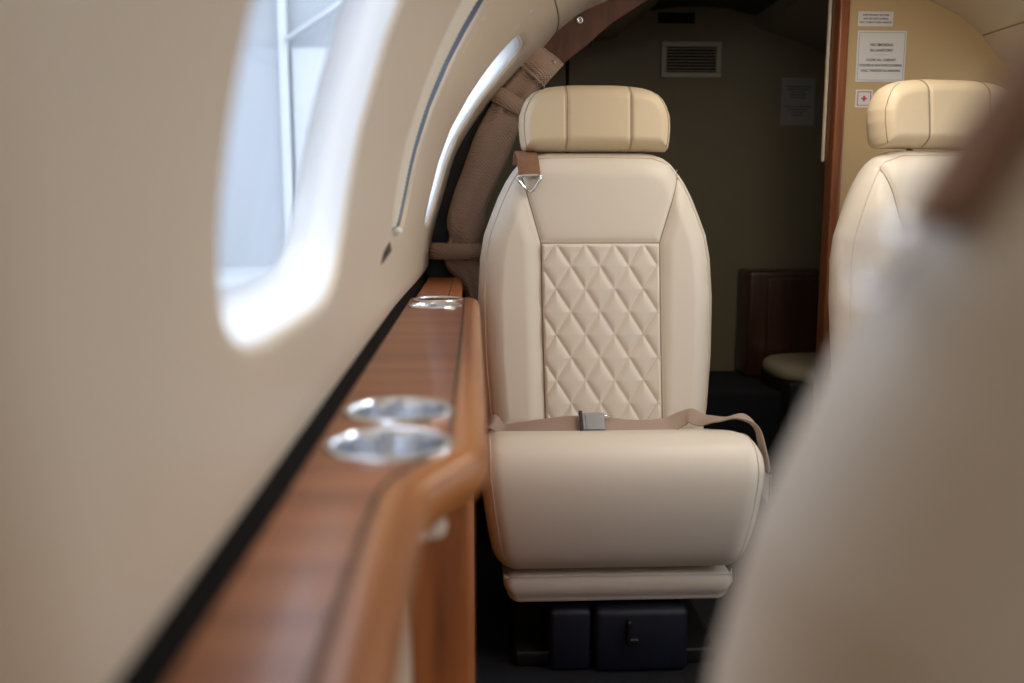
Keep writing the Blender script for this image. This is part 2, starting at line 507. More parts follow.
for v in [e for e in r['geom'] if isinstance(e, bmesh.types.BMVert)]: v.co.y = 3.03
bmesh.ops.triangulate(bm, faces=[q for q in bm.faces if len(q.verts) > 4])
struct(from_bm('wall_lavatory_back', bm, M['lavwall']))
struct(tube('trim_8', [(.305, 2.998, .3), (.305, 2.998, 1.35)], .006, M['hole'], seg=6))
struct(box('trim_9', -.09, 1.39, 2.62, 2.999, 0, .297, M['carpet'], bev=.012))

def grille(loc):
    t = empty('air_vent', loc)
    tag(t, 'rectangular louvred air vent with beige frame high on the rear lavatory wall', 'vent')
    w, h = .098, .057
    bm = bmesh.new()
    fw = .017
    for (a, b, c, d) in ((-w, w, h-fw, h), (-w, w, -h, -h+fw), (-w, -w+fw, -h+fw, h-fw), (w-fw, w, -h+fw, h-fw)): add_box(bm, a, b, -.012, 0, c, d, .002, 1)
    from_bm('frame', bm, M['grey'], t)
    box('recess', -w+.01, w-.01, -.002, -.0005, -h+.01, h-.01, M['hole'], t)
    for k in range(8):
        z = -h+fw+.0055+k*.0098
        bm = bmesh.new(); add_box(bm, -w+fw-.002, w-fw+.002, -.0026, .0026, -.0009, .0009)
        bmesh.ops.rotate(bm, verts=bm.verts, cent=(0, 0, 0), matrix=Matrix.Rotation(math.radians(35), 3, 'X'))
        bmesh.ops.translate(bm, verts=bm.verts, vec=(0, -.008, z))
        from_bm('louvre', bm, M['grey'], t)
grille((.707, 2.999, 1.322))
t = empty('speaker_slot', (.655, 2.999, 1.452))
tag(t, 'small dark rectangular slot near the ceiling above the louvred vent', 'vent')
box('recess', -.06, .06, -.004, 0, -.017, .017, M['hole'], t)
bm = bmesh.new()
for (a, b, c, d) in ((-.068, .068, .017, .023), (-.068, .068, -.023, -.017), (-.068, -.06, -.017, .017), (.06, .068, -.017, .017)): add_box(bm, a, b, -.006, 0, c, d)
from_bm('frame', bm, M['lavwall'], t)

# cabinet and lid
t = empty('lavatory_cabinet', (.885, 2.86, .297))
tag(t, 'low dark wood cabinet in the right corner of the lavatory', 'cabinet')
box('body', 0, .48, 0, .135, 0, .350, M['woodlav'], t, bev=.012)
box('door', .06, .46, -.012, 0, .02, .325, M['woodlav'], t, bev=.004)
def loft_profile(name, prof, hw, r, mat_, parent=None, nx=40, taperf=None, closed=True):
    """prof: closed (y,z) loop extruded along x to +-hw with ends rounded by r"""
    P = np.array(prof); n = len(P)
    T = np.roll(P, -1, 0)-np.roll(P, 1, 0); T /= np.linalg.norm(T, axis=1)[:, None]+1e-12
    N = np.stack([T[:, 1], -T[:, 0]], 1)
    area_ = .5*np.sum(P[:, 0]*np.roll(P[:, 1], -1)-np.roll(P[:, 0], -1)*P[:, 1])
    if area_ < 0: N = -N
    ss = []
    for k in range(9):
        a = PI/2*(1-k/8); ss.append((-(hw-r)-r*math.sin(a), r*(1-math.cos(a))))
    for k in range(1, nx): ss.append((-(hw-r)+2*(hw-r)*k/nx, 0))
    ss += [(-a, b) for a, b in ss[:9][::-1]]
    V = []
    for x, d in ss:
        Q = P-N*d
        for q in Q:
            xx = x*(taperf(q[0], q[1]) if taperf else 1)
            V.append((xx, q[0], q[1]))
    Fc = []
    for i in range(len(ss)-1):
        for k in range(n): Fc.append((i*n+k, i*n+(k+1) % n, (i+1)*n+(k+1) % n, (i+1)*n+k))
    Fc.append(tuple(range(n))); Fc.append(tuple((len(ss)-1)*n+k for k in range(n)))
    return mesh(name, V, Fc, mat_, parent)

# lavatory seat lid: rounded pad
N = 64; V = []; rings = [(.90, 0), (.98, .006), (1, .02), (.99, .036), (.93, .047), (.75, .053), (.4, .055), (.02, .055)]
for s, z in rings:
    for k in range(N):
        sx, sy = superpt(2*PI*k/N, 3)
        V.append((.20*sx*s, .16*sy*s, z))
Fc = [(r*N+k, r*N+(k+1) % N, (r+1)*N+(k+1) % N, (r+1)*N+k) for r in range(len(rings)-1) for k in range(N)]
Fc += [tuple(range(N)), tuple((len(rings)-1)*N+k for k in range(N))]
lid = empty('toilet', (1.10, 2.69, .335))
mesh('lid', V, Fc, M['tanlid'], lid)
box('skirt', -.18, .18, -.14, .14, -.15, .006, M['black'], lid, bev=.01)
tag(lid, 'tan padded lavatory seat lid with rounded front on the dark plinth', 'toilet')

# ------------------------------------------------------------------ placards
def text_mesh(name, lines, size, m, parent, x=0, z=0, lead=1.35):
    c = bpy.data.curves.new(name, 'FONT'); c.body = '\n'.join(lines); c.size = size; c.align_x = 'CENTER'; c.align_y = 'CENTER'
    c.space_line = lead; c.extrude = .0001; c.offset = size*.02
    tmp = bpy.data.objects.new(name, c); COL.objects.link(tmp)
    bpy.context.view_layer.update()
    me = bpy.data.meshes.new_from_object(tmp.evaluated_get(bpy.context.evaluated_depsgraph_get()))
    bpy.data.objects.remove(tmp)
    me.transform(Matrix.Translation((x, -.0018, z)) @ Matrix.Rotation(PI/2, 4, 'X'))
    me.name = name
    me.materials.clear()
    return link(name, me, m, parent, smooth=False)
def placard(loc, w, h, label, m, border=None):
    t = empty('placard', loc); tag(t, label, 'sign')
    box('plate', -w/2, w/2, -.0015, 0, -h/2, h/2, m, t, bev=.0006, seg=1)
    if border:
        a, b = w/2-.004, h/2-.004; q = .0011; bm = bmesh.new()
        for (x0, x1, z0, z1) in ((-a, a, b-q, b), (-a, a, -b, -b+q), (-a, -a+q, -b, b), (a-q, a, -b, b)): add_box(bm, x0, x1, -.0019, -.0014, z0, z1)
        from_bm('border', bm, border, t)
    return t
t = placard((.9605, 2.2, 1.294), .086, .034, 'small white placard with three lines, topmost on the tan partition', M['sign'])
text_mesh('lettering', ['CURTAIN MUST BE OPEN', 'AND SECURED DURING', 'TAXI, TAKEOFF AND LANDING'], .0056, M['ink'], t, lead=1.5)
t = placard((.979, 2.2, 1.2075), .120, .119, 'large square white placard about smoking and cabinet doors on the tan partition', M['sign'], M['signgrey'])
text_mesh('lettering', ['NO SMOKING', 'IN LAVATORY'], .0088, M['ink'], t, z=.020, lead=1.45)
text_mesh('lettering', ['CLOSE ALL CABINET', 'DOORS & DRAWERS DURING', 'TAXI, TAKEOFF & LANDING'], .0078, M['ink'], t, z=-.021, lead=1.6)
bm = bmesh.new(); add_box(bm, -.016, .016, -.0019, -.0014, -.0003, .0003); bmesh.ops.translate(bm, verts=bm.verts, vec=(0, 0, .004)); from_bm('rule', bm, M['signgrey'], t)
t = placard((.943, 2.2, 1.109), .043, .042, 'small white placard with a red cross in a red square beside the headrest', M['sign'])
bm = bmesh.new(); a = .0165; q = .0016
for (x0, x1, z0, z1) in ((-a, a, a-q, a), (-a, a, -a, -a+q), (-a, -a+q, -a, a), (a-q, a, -a, a)): add_box(bm, x0, x1, -.0019, -.0014, z0, z1)
from_bm('red_border', bm, M['red'], t)
bm = bmesh.new(); add_box(bm, -.0065, .0065, -.0019, -.0014, -.0021, .0021); add_box(bm, -.0021, .0021, -.00195, -.0014, -.0065, .0065)
from_bm('red_cross', bm, M['red'], t)
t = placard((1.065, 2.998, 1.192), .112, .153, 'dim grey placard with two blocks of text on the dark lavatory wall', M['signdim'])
text_mesh('lettering', ['PASSENGERS MUST BE SEATED', 'DURING TAXI, TAKEOFF', 'AND LANDING', 'KEEP DOOR OPEN', 'AND LATCHED'], .0066, M['ink'], t, z=.03, lead=1.3)
text_mesh('lettering', ['DO NOT PUT PAPER TOWELS', 'OR OTHER MATERIALS', 'IN THE TOILET', 'THANK YOU'], .0066, M['ink'], t, z=-.03, lead=1.4)

# ------------------------------------------------------------------ side ledge
LZ = .69
ledge = empty('side_ledge', (-.06, 1.0, 0))
tag(ledge, 'long glossy cherry wood ledge with four chrome cup holders along the window wall', 'console')
def lo(p): return (p[0]+.06, p[1]-1.0, p[2])
# near end starts behind the camera; outer path runs from the aft left corner round to the near end
op = [(-.118, 1.612), (-.06, 1.612), (-.018, 1.610)]
op += [(-.018+.027*math.sin(a), 1.583+.027*math.cos(a)) for a in np.linspace(.25, PI/2, 6)]
op += [(.009, y) for y in np.linspace(1.5, .62, 10)]
op += [(.0085, .595), (.003, .574), (-.005, .557), (-.013, .541), (-.020, .526), (-.026, .511), (-.029, .494)]
op += [(-.030, y) for y in np.linspace(.45, -.6, 12)]
op = np.array(op)
tg = np.gradient(op, axis=0); tg /= np.linalg.norm(tg, axis=1)[:, None]
nr = np.stack([-tg[:, 1], tg[:, 0]], 1)            # left of travel is outboard of the path?
if nr[20][0] < 0: nr = -nr                          # outward = towards the aisle
MW = .027
prof = [(-MW, -.004), (-MW+.001, -.0005), (-.020, .0005), (-.012, .0003), (-.006, -.002), (-.002, -.006), (0, -.012), (.0005, -.019), (-.0015, -.027), (-.006, -.033), (-.013, -.036), (-MW, -.036)]
V = []
for p, nn in zip(op, nr):
    for u, z in prof: V.append(lo((p[0]+nn[0]*u, p[1]+nn[1]*u, LZ+z)))
m_ = len(prof)
Fc = [(i*m_+k, i*m_+(k+1) % m_, (i+1)*m_+(k+1) % m_, (i+1)*m_+k) for i in range(len(op)-1) for k in range(m_)]
Fc += [tuple(range(m_)), tuple((len(op)-1)*m_+k for k in range(m_))]
mesh('edge_molding', V, Fc, M['woodedge'], ledge)
ip = op-nr*0-nr*(MW+.0008)
def lx(y): return float(np.interp(y, [-.6, .29, .45, .75, 1.6, 2.2], [-.105, -.106, -.106, -.109, -.113, -.113]))
CUPS = [(-.0585, .598), (-.0605, .702), (-.0645, 1.467), (-.0645, 1.571)]
bm = bmesh.new()
loop = [(x, y) for x, y in ip if x > lx(y)+.002]
loop = loop+[(lx(y), y) for y in np.linspace(-.6, 1.5845, 40)]
def add_loop(bm, pts, z):
    vs = [bm.verts.new(lo((x, y, z))) for x, y in pts]
    return [bm.edges.new((vs[i], vs[(i+1) % len(vs)])) for i in range(len(vs))]
es = add_loop(bm, loop, LZ)
for cx, cy in CUPS: es += add_loop(bm, [(cx+.0395*math.cos(a), cy+.0395*math.sin(a)) for a in np.linspace(0, 2*PI, 48, endpoint=False)], LZ)
bmesh.ops.triangle_fill(bm, use_beauty=True, use_dissolve=False, edges=es)
r = bmesh.ops.extrude_face_region(bm, geom=list(bm.faces))
for v in [e for e in r['geom'] if isinstance(e, bmesh.types.BMVert)]: v.co.z -= .03
from_bm('top_panel', bm, M['woodtop'], ledge)
# dark inlay line between the veneer and the molding
tube('inlay_line', [lo((x+n_[0]*.0012, y+n_[1]*.0012, LZ-.0004)) for (x, y), n_ in zip(ip, nr)], .0011, M['black'], ledge, seg=6)
def cup_holder(cx, cy):
    prof = [(.0385, -.004), (.0432, -.001), (.0437, .0006), (.0428, .0022), (.0400, .0028), (.0385, .0020), (.0376, -.001), (.0374, -.004), (.0366, -.055), (.034, -.060), (.001, -.061)]
    N = 132; V = []
    for r_, z in prof:
        for k in range(N):
            a = 2*PI*k/N; rr_ = r_+(.0005*math.cos(11*a)+.0003*math.cos(7*a+1) if z < -.003 else 0)
            V.append(lo((cx+rr_*math.cos(a), cy+rr_*math.sin(a), LZ+z)))
    Fc = [(i*N+k, i*N+(k+1) % N, (i+1)*N+(k+1) % N, (i+1)*N+k) for i in range(len(prof)-1) for k in range(N)]
    o = mesh('cup_holder', V, Fc, M['ring'], ledge)
    o.data.materials.append(M['cupwell'])
    for p in o.data.polygons:
        if p.center.z < LZ+.0005 and math.hypot(p.center.x-.06-cx, p.center.y+1-cy) < .037: p.material_index = 1
    shade_auto(o, 40)
    return o
for c in CUPS: cup_holder(*c)
# cabinet below: aisle-side panel, end panel, low cream side panel of the narrow part
def lbox(name, x0, x1, y0, y1, z0, z1, m, bev=.002): return box(name, x0+.06, x1+.06, y0-1, y1-1, z0, z1, m, ledge, bev=bev)
lbox('end_panel', -.106, -.003, .590, .606, 0, .654, M['woodup'])
lbox('aisle_panel', -.014, -.003, .606, 1.592, 0, .654, M['woodup'])
lbox('far_end_panel', -.106, -.014, 1.58, 1.592, 0, .654, M['woodup'])
lbox('low_side_panel', -.075, -.045, -.6, .588, 0, .656, M['wall'])
lbox('cream_pad', -.043, -.020, .570, .589, .632, .6535, M['leather'], .006)
# small aft ledge
al = empty('aft_ledge', (-.06, 1.92, 0)); tag(al, 'short narrow wooden ledge behind the far pair of cup holders, below the curtain', 'console')
V = []
box('top', -.052, .034, -.30, .215, LZ-.034, LZ-.004, M['woodup'], al, bev=.009, seg=4)
box('side_panel', -.046, .026, -.29, .21, 0, LZ-.034, M['woodup'], al)
tube('inlay_line', [(.012, -.295, LZ-.0042), (.012, .26, LZ-.0042)], .0010, M['black'], al, seg=6)
# black gasket between wall and ledge
V = []
ysg = np.linspace(-.6, 2.18, 60)
for y in ysg:
    w = wall_x(y, LZ+.004); l = lx(y)
    V += [(w-.006, y, LZ-.03), (w-.006, y, LZ+.008), (w+.0015, y, LZ+.008), (l+.0005, y, LZ+.0008), (l-.0005, y, LZ-.03)]
Fc = [(i*5+k, i*5+(k+1) % 5, (i+1)*5+(k+1) % 5, (i+1)*5+k) for i in range(59) for k in range(5)]
struct(mesh('trim_10', V, Fc, M['gasket']))

# ------------------------------------------------------------------ seats
ZB, ZT = .36, .965
out_z = [.36, .42, .533, .657, .740, .790, .833, .870, .900, .925, .943, .955, .962, .965]
out_w = [.232, .242, .251, .254, .2495, .241, .225, .210, .195, .179, .163, .146, .126, .10]
def hw_back(z): return np.interp(z, out_z, out_w)
def pillow(name, zfun, hwf, z0, z1, tf, tb, r, mat_, parent, ni=120, nj=90, detail=None, tilt=None, ztop=None, rb=None):
    """cushion shape from a front outline: hwf(z) half width; front +y is negative; r edge radius"""
    zs = z0+(z1-z0)*(1-np.cos(PI*np.linspace(0, 1, ni)))/2
    ss = np.linspace(-1, 1, nj*2+1)
    ss = np.sin(ss*PI/2)*.75+ss*.25
    hw = hwf(zs)
    X = hw[:, None]*ss[None, :]; Z = np.repeat(zs[:, None], len(ss), 1)
    zz = np.linspace(z0, z1, 300); pts = np.concatenate([np.stack([hwf(zz), zz], 1), np.stack([-hwf(zz), zz], 1)[::-1]])
    pts = np.concatenate([pts, pts[:1]])
    A = pts[:-1]; B = pts[1:]; AB = B-A; L2 = (AB**2).sum(1)+1e-12
    Q = np.stack([X.ravel(), Z.ravel()], 1)
    D = np.empty(len(Q))
    for i in range(0, len(Q), 4000):
        q = Q[i:i+4000, None, :]
        t = np.clip(((q-A)*AB).sum(2)/L2, 0, 1)
        D[i:i+4000] = np.sqrt(((q-(A+AB*t[..., None]))**2).sum(2)).min(1)
    D = D.reshape(X.shape)
    D[0, :] = 0; D[-1, :] = 0; D[:, 0] = 0; D[:, -1] = 0
    def rnd(D, r): return np.sqrt(np.clip(1-(1-np.clip(D/r, 0, 1))**2, 0, 1))
    Yf = -tf*rnd(D, r)
    if detail is not None: Yf = Yf+detail(X, Z, D)
    Yb = tb*rnd(D, rb or r)
    ni_, nj_ = X.shape
    def tl(Z): return tilt(Z) if tilt else 0*Z
    Vf = np.stack([X, Yf+tl(Z), Z], 2).reshape(-1, 3); Vb = np.stack([X, Yb+tl(Z), Z], 2).reshape(-1, 3)
    Fc = grid_faces(ni_, nj_)+[q[::-1] for q in grid_faces(ni_, nj_, len(Vf))]
    o = mesh(name, np.concatenate([Vf, Vb]), Fc, mat_, parent, weld=1e-6)
    return o
TF, RB = .058, .055
def tiltf(Z): return 1.85+.14*(Z-.45)-1.9+.06          # seat origin sits at Y 1.9 (local y)
def seg_dist(X, Z, pts):
    D = np.full(np.shape(X), 9.)
    for (a, b) in zip(pts[:-1], pts[1:]):
        ax, az = a; bx, bz = b; l2 = (bx-ax)**2+(bz-az)**2
        t = np.clip(((X-ax)*(bx-ax)+(Z-az)*(bz-az))/l2, 0, 1)
        D = np.minimum(D, np.hypot(X-ax-t*(bx-ax), Z-az-t*(bz-az)))
    return D
SL = [(-.163, .925), (-.158, .905), (-.138, .835), (-.121, .775), (-.119, .60), (-.113, .38)]
SR = [(.178, .930), (.172, .905), (.150, .835), (.131, .775), (.132, .60), (.135, .38)]
SH = [(-.121, .775), (.131, .775)]
def back_detail(X, Z, D):
    d = np.minimum(np.minimum(seg_dist(X, Z, SL), seg_dist(X, Z, SR)), seg_dist(X, Z, SH))
    # side bolsters stand a little forward, centre is slightly hollow
    left = np.interp(Z, [.36, .775, .835, .905, .965], [.116, .126, .145, .165, .18])
    bol = np.clip((np.abs(X)-left)/.035, 0, 1); bol = bol*bol*(3-2*bol)
    edge = np.clip(D/.05, 0, 1)
    y = -.008*bol*edge
    y += .0045*np.exp(-(d/.0042)**2)+.0025*np.exp(-(d/.014)**2)
    y += .0012*np.exp(-((D-.016)/.0018)**2)
    return y
def front_y(x, z):
    """front surface of the backrest at (x,z), scalar"""
    zz = np.linspace(ZB, ZT, 400); D = np.hypot(np.abs(x)-hw_back(zz), z-zz).min(); D = min(D, ZT-z)
    rr = math.sqrt(max(0, 1-(1-min(D/RB, 1))**2))
    return float(-TF*rr+back_detail(np.array(x), np.array(z), np.array(D))+tiltf(z))
def follow(pts, lift=0., step=.006):
    out = []
    for a, b in zip(pts[:-1], pts[1:]):
        n = max(1, int(math.hypot(b[0]-a[0], b[1]-a[1])/step))
        for k in range(n):
            t = k/n; x = a[0]+(b[0]-a[0])*t; z = a[1]+(b[1]-a[1])*t
            out.append((x, front_y(x, z)-lift, z))
    out.append((pts[-1][0], front_y(*pts[-1])-lift, pts[-1][1]))
    return out

HZ0, HZ1 = .968, 1.110
h_z = [.968, .975, .99, 1.02, 1.045, 1.065, 1.08, 1.091, 1.099, 1.105, 1.1085, 1.110]
h_w = [.153, .159, .162, .1645, .163, .156, .148, .137, .122, .10, .07, .04]
def hw_head(z): return np.interp(z, h_z, h_w)

def quilt(parent):
    x0, x1, z0, z1 = -.1185, .1300, .372, .7725
    ni, nj = 290, 180
    zs = np.linspace(z0, z1, ni); ss = np.linspace(0, 1, nj)
    xl = np.interp(zs, [.38, .60, .775], [-.1115, -.1175, -.1195]); xr = np.interp(zs, [.38, .6, .775], [.1335, .1305, .1295])
    X = xl[:, None]+(xr-xl)[:, None]*ss[None, :]; Z = np.repeat(zs[:, None], nj, 1)
    px, pz = .0615, .0955
    U = (X-.002)/px+(Z-.727)/pz; W = (X-.002)/px-(Z-.727)/pz
    du = np.abs(U-np.round(U)); dw = np.abs(W-np.round(W))
    k = 1/math.hypot(1/px, 1/pz)
    d = np.minimum(du, dw)*k
    q = 1-np.exp(-(d/.0065)**1.2)
    e = np.minimum.reduce([X-xl[:, None], xr[:, None]-X, z1-Z])
    eb = np.sqrt(np.clip(1-(1-np.clip(e/.006, 0, 1))**2, 0, 1))
    base = -TF+np.vectorize(lambda z: tiltf(z))(Z)
    hol = .006*np.clip(1-(X/.125)**2, 0, 1)
    Y = base-.0060*q*eb-.0006+.0042*(1-eb)+hol*.3
    V = np.stack([X, Y, Z], 2).reshape(-1, 3)
    o = mesh('quilted_panel', V, grid_faces(ni, nj), M['leather'], parent)
    return o, (px, pz, xl, xr, zs)

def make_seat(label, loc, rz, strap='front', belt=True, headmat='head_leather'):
    t = empty('cabin_seat', loc, rz); tag(t, label, 'seat', 'cream leather cabin seats')
    b = pillow('backrest', None, hw_back, ZB, ZT, TF, .07, RB, M['leather'], t, ni=230, nj=120, detail=back_detail, tilt=tiltf, rb=.06)
    q, (px, pz, xl, xr, zs) = quilt(b)
    for l_ in (SL, SR, SH): tube('seam', follow(l_), .0013, M['seam'], b, seg=6)
    # fine crease lines of the quilting
    lines = []
    for k in range(-9, 10):
        for sgn in (1, -1):
            pts = []
            for z in np.linspace(.385, .7715, 60):
                # U integer k:  (x-.002)/px + sgn*(z-.727)/pz = k
                x = .002+px*(k-sgn*(z-.727)/pz)
                if np.interp(z, [.38, .60, .775], [-.1125, -.1175, -.1195])+.002 < x < np.interp(z, [.38, .6, .775], [.1335, .1305, .1295])-.002:
                    pts.append((x, -TF+tiltf(z)-.0008+.0018*max(0, 1-(x/.125)**2), z))
            if len(pts) > 1: lines.append(pts)
    tubes('quilting_thread', lines, .0006, M['stitch'], q, seg=4)
    # perimeter piping
    zz = np.concatenate([np.linspace(.40, .94, 50)])
    ins = .013
    pl = []
    for z in zz: pl.append((-(hw_back(z)-ins), z))
    top = [(-.118, .9525), (-.06, .9535), (0, .954), (.06, .9535), (.118, .9525)]
    loop_ = pl+top+[(-x, z) for x, z in pl[::-1]]
    tube('piping', follow(loop_, lift=.0006, step=.012), .0011, M['stitch'], b, seg=6)
    # headrest
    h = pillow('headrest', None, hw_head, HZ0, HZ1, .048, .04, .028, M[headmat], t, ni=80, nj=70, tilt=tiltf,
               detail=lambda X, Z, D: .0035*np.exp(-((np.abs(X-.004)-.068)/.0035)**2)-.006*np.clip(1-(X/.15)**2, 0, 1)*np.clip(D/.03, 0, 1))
    sl = []
    for sx in (-.0665, -.0635, .0705, .0735):
        pts = []
        for z in np.linspace(HZ0+.004, HZ1-.004, 30):
            D = min(z-HZ0, HZ1-z, abs(float(hw_head(z))-abs(sx)))
            zf = np.linspace(HZ0, HZ1, 200); D = min(np.hypot(abs(sx)-hw_head(zf), z-zf).min(), z-HZ0, HZ1-z)
            rr = math.sqrt(max(0, 1-(1-min(D/.028, 1))**2))
            y = -.048*rr+.0035*math.exp(-((abs(sx-.004)-.068)/.0035)**2)-.006*max(0, 1-(sx/.15)**2)*min(D/.03, 1)+tiltf(z)
            pts.append((sx, y-.0002, z))
        sl.append(pts)
    for l_ in sl: tube('seam', l_, .0008, M['seam'], h, seg=5)
    pts = []
    for k in range(80):                       # rim piping on the front face
        a = -PI/2+.0+2*PI*k/80
        # walk along outline inset
        pass
    zf = np.linspace(HZ0+.010, HZ1-.012, 26)
    left = [(-(float(hw_head(z))-.010), z) for z in zf]
    rim = left+[(-x, z) for x, z in left[::-1]]
    rp = []
    for x, z in rim:
        D = min(np.hypot(abs(x)-hw_head(np.linspace(HZ0, HZ1, 200)), z-np.linspace(HZ0, HZ1, 200)).min(), z-HZ0, HZ1-z)
        rr = math.sqrt(max(0, 1-(1-min(D/.028, 1))**2))
        rp.append((x, -.048*rr+tiltf(z)-.0005-.006*max(0, 1-(x/.15)**2)*min(D/.03, 1), z))
    tube('piping', rp, .0009, M['seam'], h, seg=5)
    for sx in (-.07, .07):
        tube('post', [(sx, tiltf(.95)+.01, .93), (sx, tiltf(.98)+.01, .99)], .006, M['chrome'], t, seg=12)
    # seat cushion, local y 0 is Y 1.9 in the cabin: front edge at local -.40
    pr = [(-.335, .200), (-.360, .210), (-.378, .235), (-.391, .28), (-.398, .325), (-.398, .37), (-.389, .403), (-.371, .426), (-.345, .437), (-.31, .440),
          (-.25, .430), (-.18, .414), (-.11, .398), (-.06, .386), (-.02, .378), (.0, .35), (.0, .27), (-.02, .22), (-.06, .20), (-.2, .198)]
    pr = catmull(pr, 4, True)
    def tp(y, z): return .87+.13*min(1, max(0, (z-.20)/.19))**.7
    cu = loft_profile('seat_cushion', pr, .256, .042, M['leather'], t, nx=30, taperf=tp)
    def cush_line(x, ins=.0):
        P = [(y, z) for y, z in pr if y < -.33 or (z > .38 and y < -.05)]
        return P
    # stitched side seams of the cushion
    ls = []
    P2 = np.array(pr)
    fr_ = [(y, z) for y, z in pr if (y < -.09 and z > .205 and not (z < .22 and y > -.34))]
    for sx in (-1, 1):
        pts = []
        for y, z in fr_:
            pts.append((sx*(.256-.020)*tp(y, z), y-(.007 if False else 0), z))
        # pull the seam onto the rounded shoulder
        cy, cz = -.25, .33
        d_ = .042*(1-math.sqrt(max(0, 1-((.256-.020-.214)/.042)**2)))
        q2 = []
        for (x, y, z) in pts:
            v = np.array([y-cy, z-cz]); L = np.linalg.norm(v); v = v*(1-(d_-.0004)/L)
            q2.append((x, cy+v[0], cz+v[1]))
        ls.append(q2)
    for l_ in ls: tube('seam', l_, .0010, M['stitch'], cu, seg=5)
    # lower skirt
    pk = catmull([(-.325, .130), (-.342, .142), (-.350, .162), (-.344, .180), (-.32, .186), (-.1, .186), (-.02, .18), (-.02, .14), (-.05, .128), (-.2, .127)], 4, True)
    loft_profile('front_skirt', pk, .212, .018, M['leather'], t, nx=16, taperf=lambda y, z: .93+.07*min(1, max(0, (z-.127)/.04)))
    # pedestal
    box('pedestal', -.045, .127, -.36, -.02, 0, .122, M['base'], t, bev=.012)
    box('pedestal_side', -.127, -.051, -.35, -.02, 0, .119, M['base'], t, bev=.010)
    box('plinth', -.19, .19, -.33, -.0, 0, .03, M['black'], t, bev=.005)
    bm = bmesh.new(); add_box(bm, .012, .020, -.372, -.358, -.0+.065, .105, .002, 1); add_box(bm, .012, .034, -.372, -.358, .062, .072, .002, 1)
    from_bm('latch', bm, M['black'], t)
    # shoulder strap with ring on the left shoulder
    if strap:
        w = .042
        if strap == 'front':
            cxs = -.148
            path = [(cxs-.006, tiltf(.95)+.030, .940), (cxs-.004, tiltf(.955)+.012, .961), (cxs-.002, tiltf(.955)-.012, .965), (cxs, front_y(cxs+.006, .942)-.006, .950), (cxs+.002, front_y(cxs+.01, .925)-.007, .928), (cxs+.003, front_y(cxs+.01, .912)-.009, .914)]
            s_ = ribbon('shoulder_strap', catmull(path, 6), (1, 0, -.05), .046, .006, M['strap'], t)
            ybase = front_y(cxs+.012, .90)-.008
            tri = [(cxs-.021, ybase, .912), (cxs+.024, ybase, .915), (cxs+.018, ybase-.001, .896), (cxs+.008, ybase-.001, .884), (cxs-.001, ybase-.001, .884), (cxs-.012, ybase, .895)]
            tube('strap_ring', catmull(tri, 6, True), .0032, M['chrome'], s_, seg=8, closed=True)
        else:
            # strap folded over the outer shoulder edge, ring hanging on it
            path = []
            for z in np.linspace(.962, .876, 14):
                path.append((float(hw_back(z))+.0035, tiltf(z)+.006, z))
            s_ = ribbon('shoulder_strap', path, (0, 1, 0), .024, .004, M['strap'], t)
            zc = .872; xb = float(hw_back(zc))+.012
            tri = [(xb, tiltf(zc)-.006, zc+.002), (xb, tiltf(zc)+.018, zc+.002), (xb+.001, tiltf(zc)+.015, zc-.008), (xb+.0035, tiltf(zc)+.006, zc-.0135), (xb+.001, tiltf(zc)-.003, zc-.008)]
            tube('strap_ring', catmull(tri, 6, True), .0016, M['chrome'], s_, seg=8, closed=True)
    if belt:
        rnd_ = random.Random(7)
        # left half, from the side hinge across the cushion to the buckle, then on to the right side
        pts = [(-.238, -.10, .395), (-.228, -.115, .417), (-.205, -.125, .404), (-.17, -.135, .410), (-.125, -.145, .416), (-.085, -.15, .420), (-.05, -.152, .421), (-.02, -.152, .418)]
        wd = [(0, .5, .9), (.2, .8, .5), (0, .9, .35), (0, .9, .30), (0, .85, .45), (0, .8, .55), (0, .8, .6), (0, .8, .6)]
        P3 = catmull(pts, 6); W3 = catmull(wd, 6)
        lb_ = ribbon('lap_belt', P3, [np.array(v) for v in W3], .042, .0032, M['belt'], t)
        bm = bmesh.new(); add_box(bm, -.026, .026, -.020, .020, -.004, .004, .0015, 2); add_box(bm, -.013, .020, -.022, .015, .004, .007, .0012, 2)
        bmesh.ops.rotate(bm, verts=bm.verts, cent=(0, 0, 0), matrix=Matrix.Rotation(math.radians(42), 3, 'X'))
        bmesh.ops.translate(bm, verts=bm.verts, vec=(-.030, -.160, .427)); from_bm('buckle', bm, M['steel'], lb_)
        bm = bmesh.new(); add_box(bm, -.0035, .0035, -.024, .024, -.0055, .0055, .001, 1)
        bmesh.ops.rotate(bm, verts=bm.verts, cent=(0, 0, 0), matrix=Matrix.Rotation(math.radians(42), 3, 'X'))
        bmesh.ops.translate(bm, verts=bm.verts, vec=(-.052, -.163, .428)); from_bm('buckle_tip', bm, M['black'], lb_)
        tube('buckle_bar', [(-.05, -.148, .437), (-.02, -.146, .440), (.012, -.148, .434)], .0022, M['chrome'], lb_, seg=8)
        pts = [(-.005, -.155, .419), (.04, -.15, .413), (.09, -.145, .410), (.13, -.13, .412), (.16, -.125, .424), (.175, -.13, .430), (.195, -.15, .425),
               (.22, -.19, .436), (.243, -.235, .452), (.262, -.28, .440), (.268, -.31, .405), (.270, -.33, .37)]
        wd = [(0, .8, .6)]*3+[(0, .8, .5), (.2, .8, .6), (.3, .7, .5), (.3, .8, .3), (.5, .7, 0), (.3, .8, 0), (0, 1, 0), (0, 1, 0), (0, 1, 0)]
        P3 = catmull(pts, 6); W3 = catmull(wd, 6)
        rb_ = ribbon('lap_belt', P3, [np.array(v) for v in W3], .040, .0032, M['belt'], t)
        bm = bmesh.new(); add_box(bm, .266, .272, -.352, -.318, .318, .372, .002, 2); from_bm('belt_tongue', bm, M['chrome'], rb_)
    return t

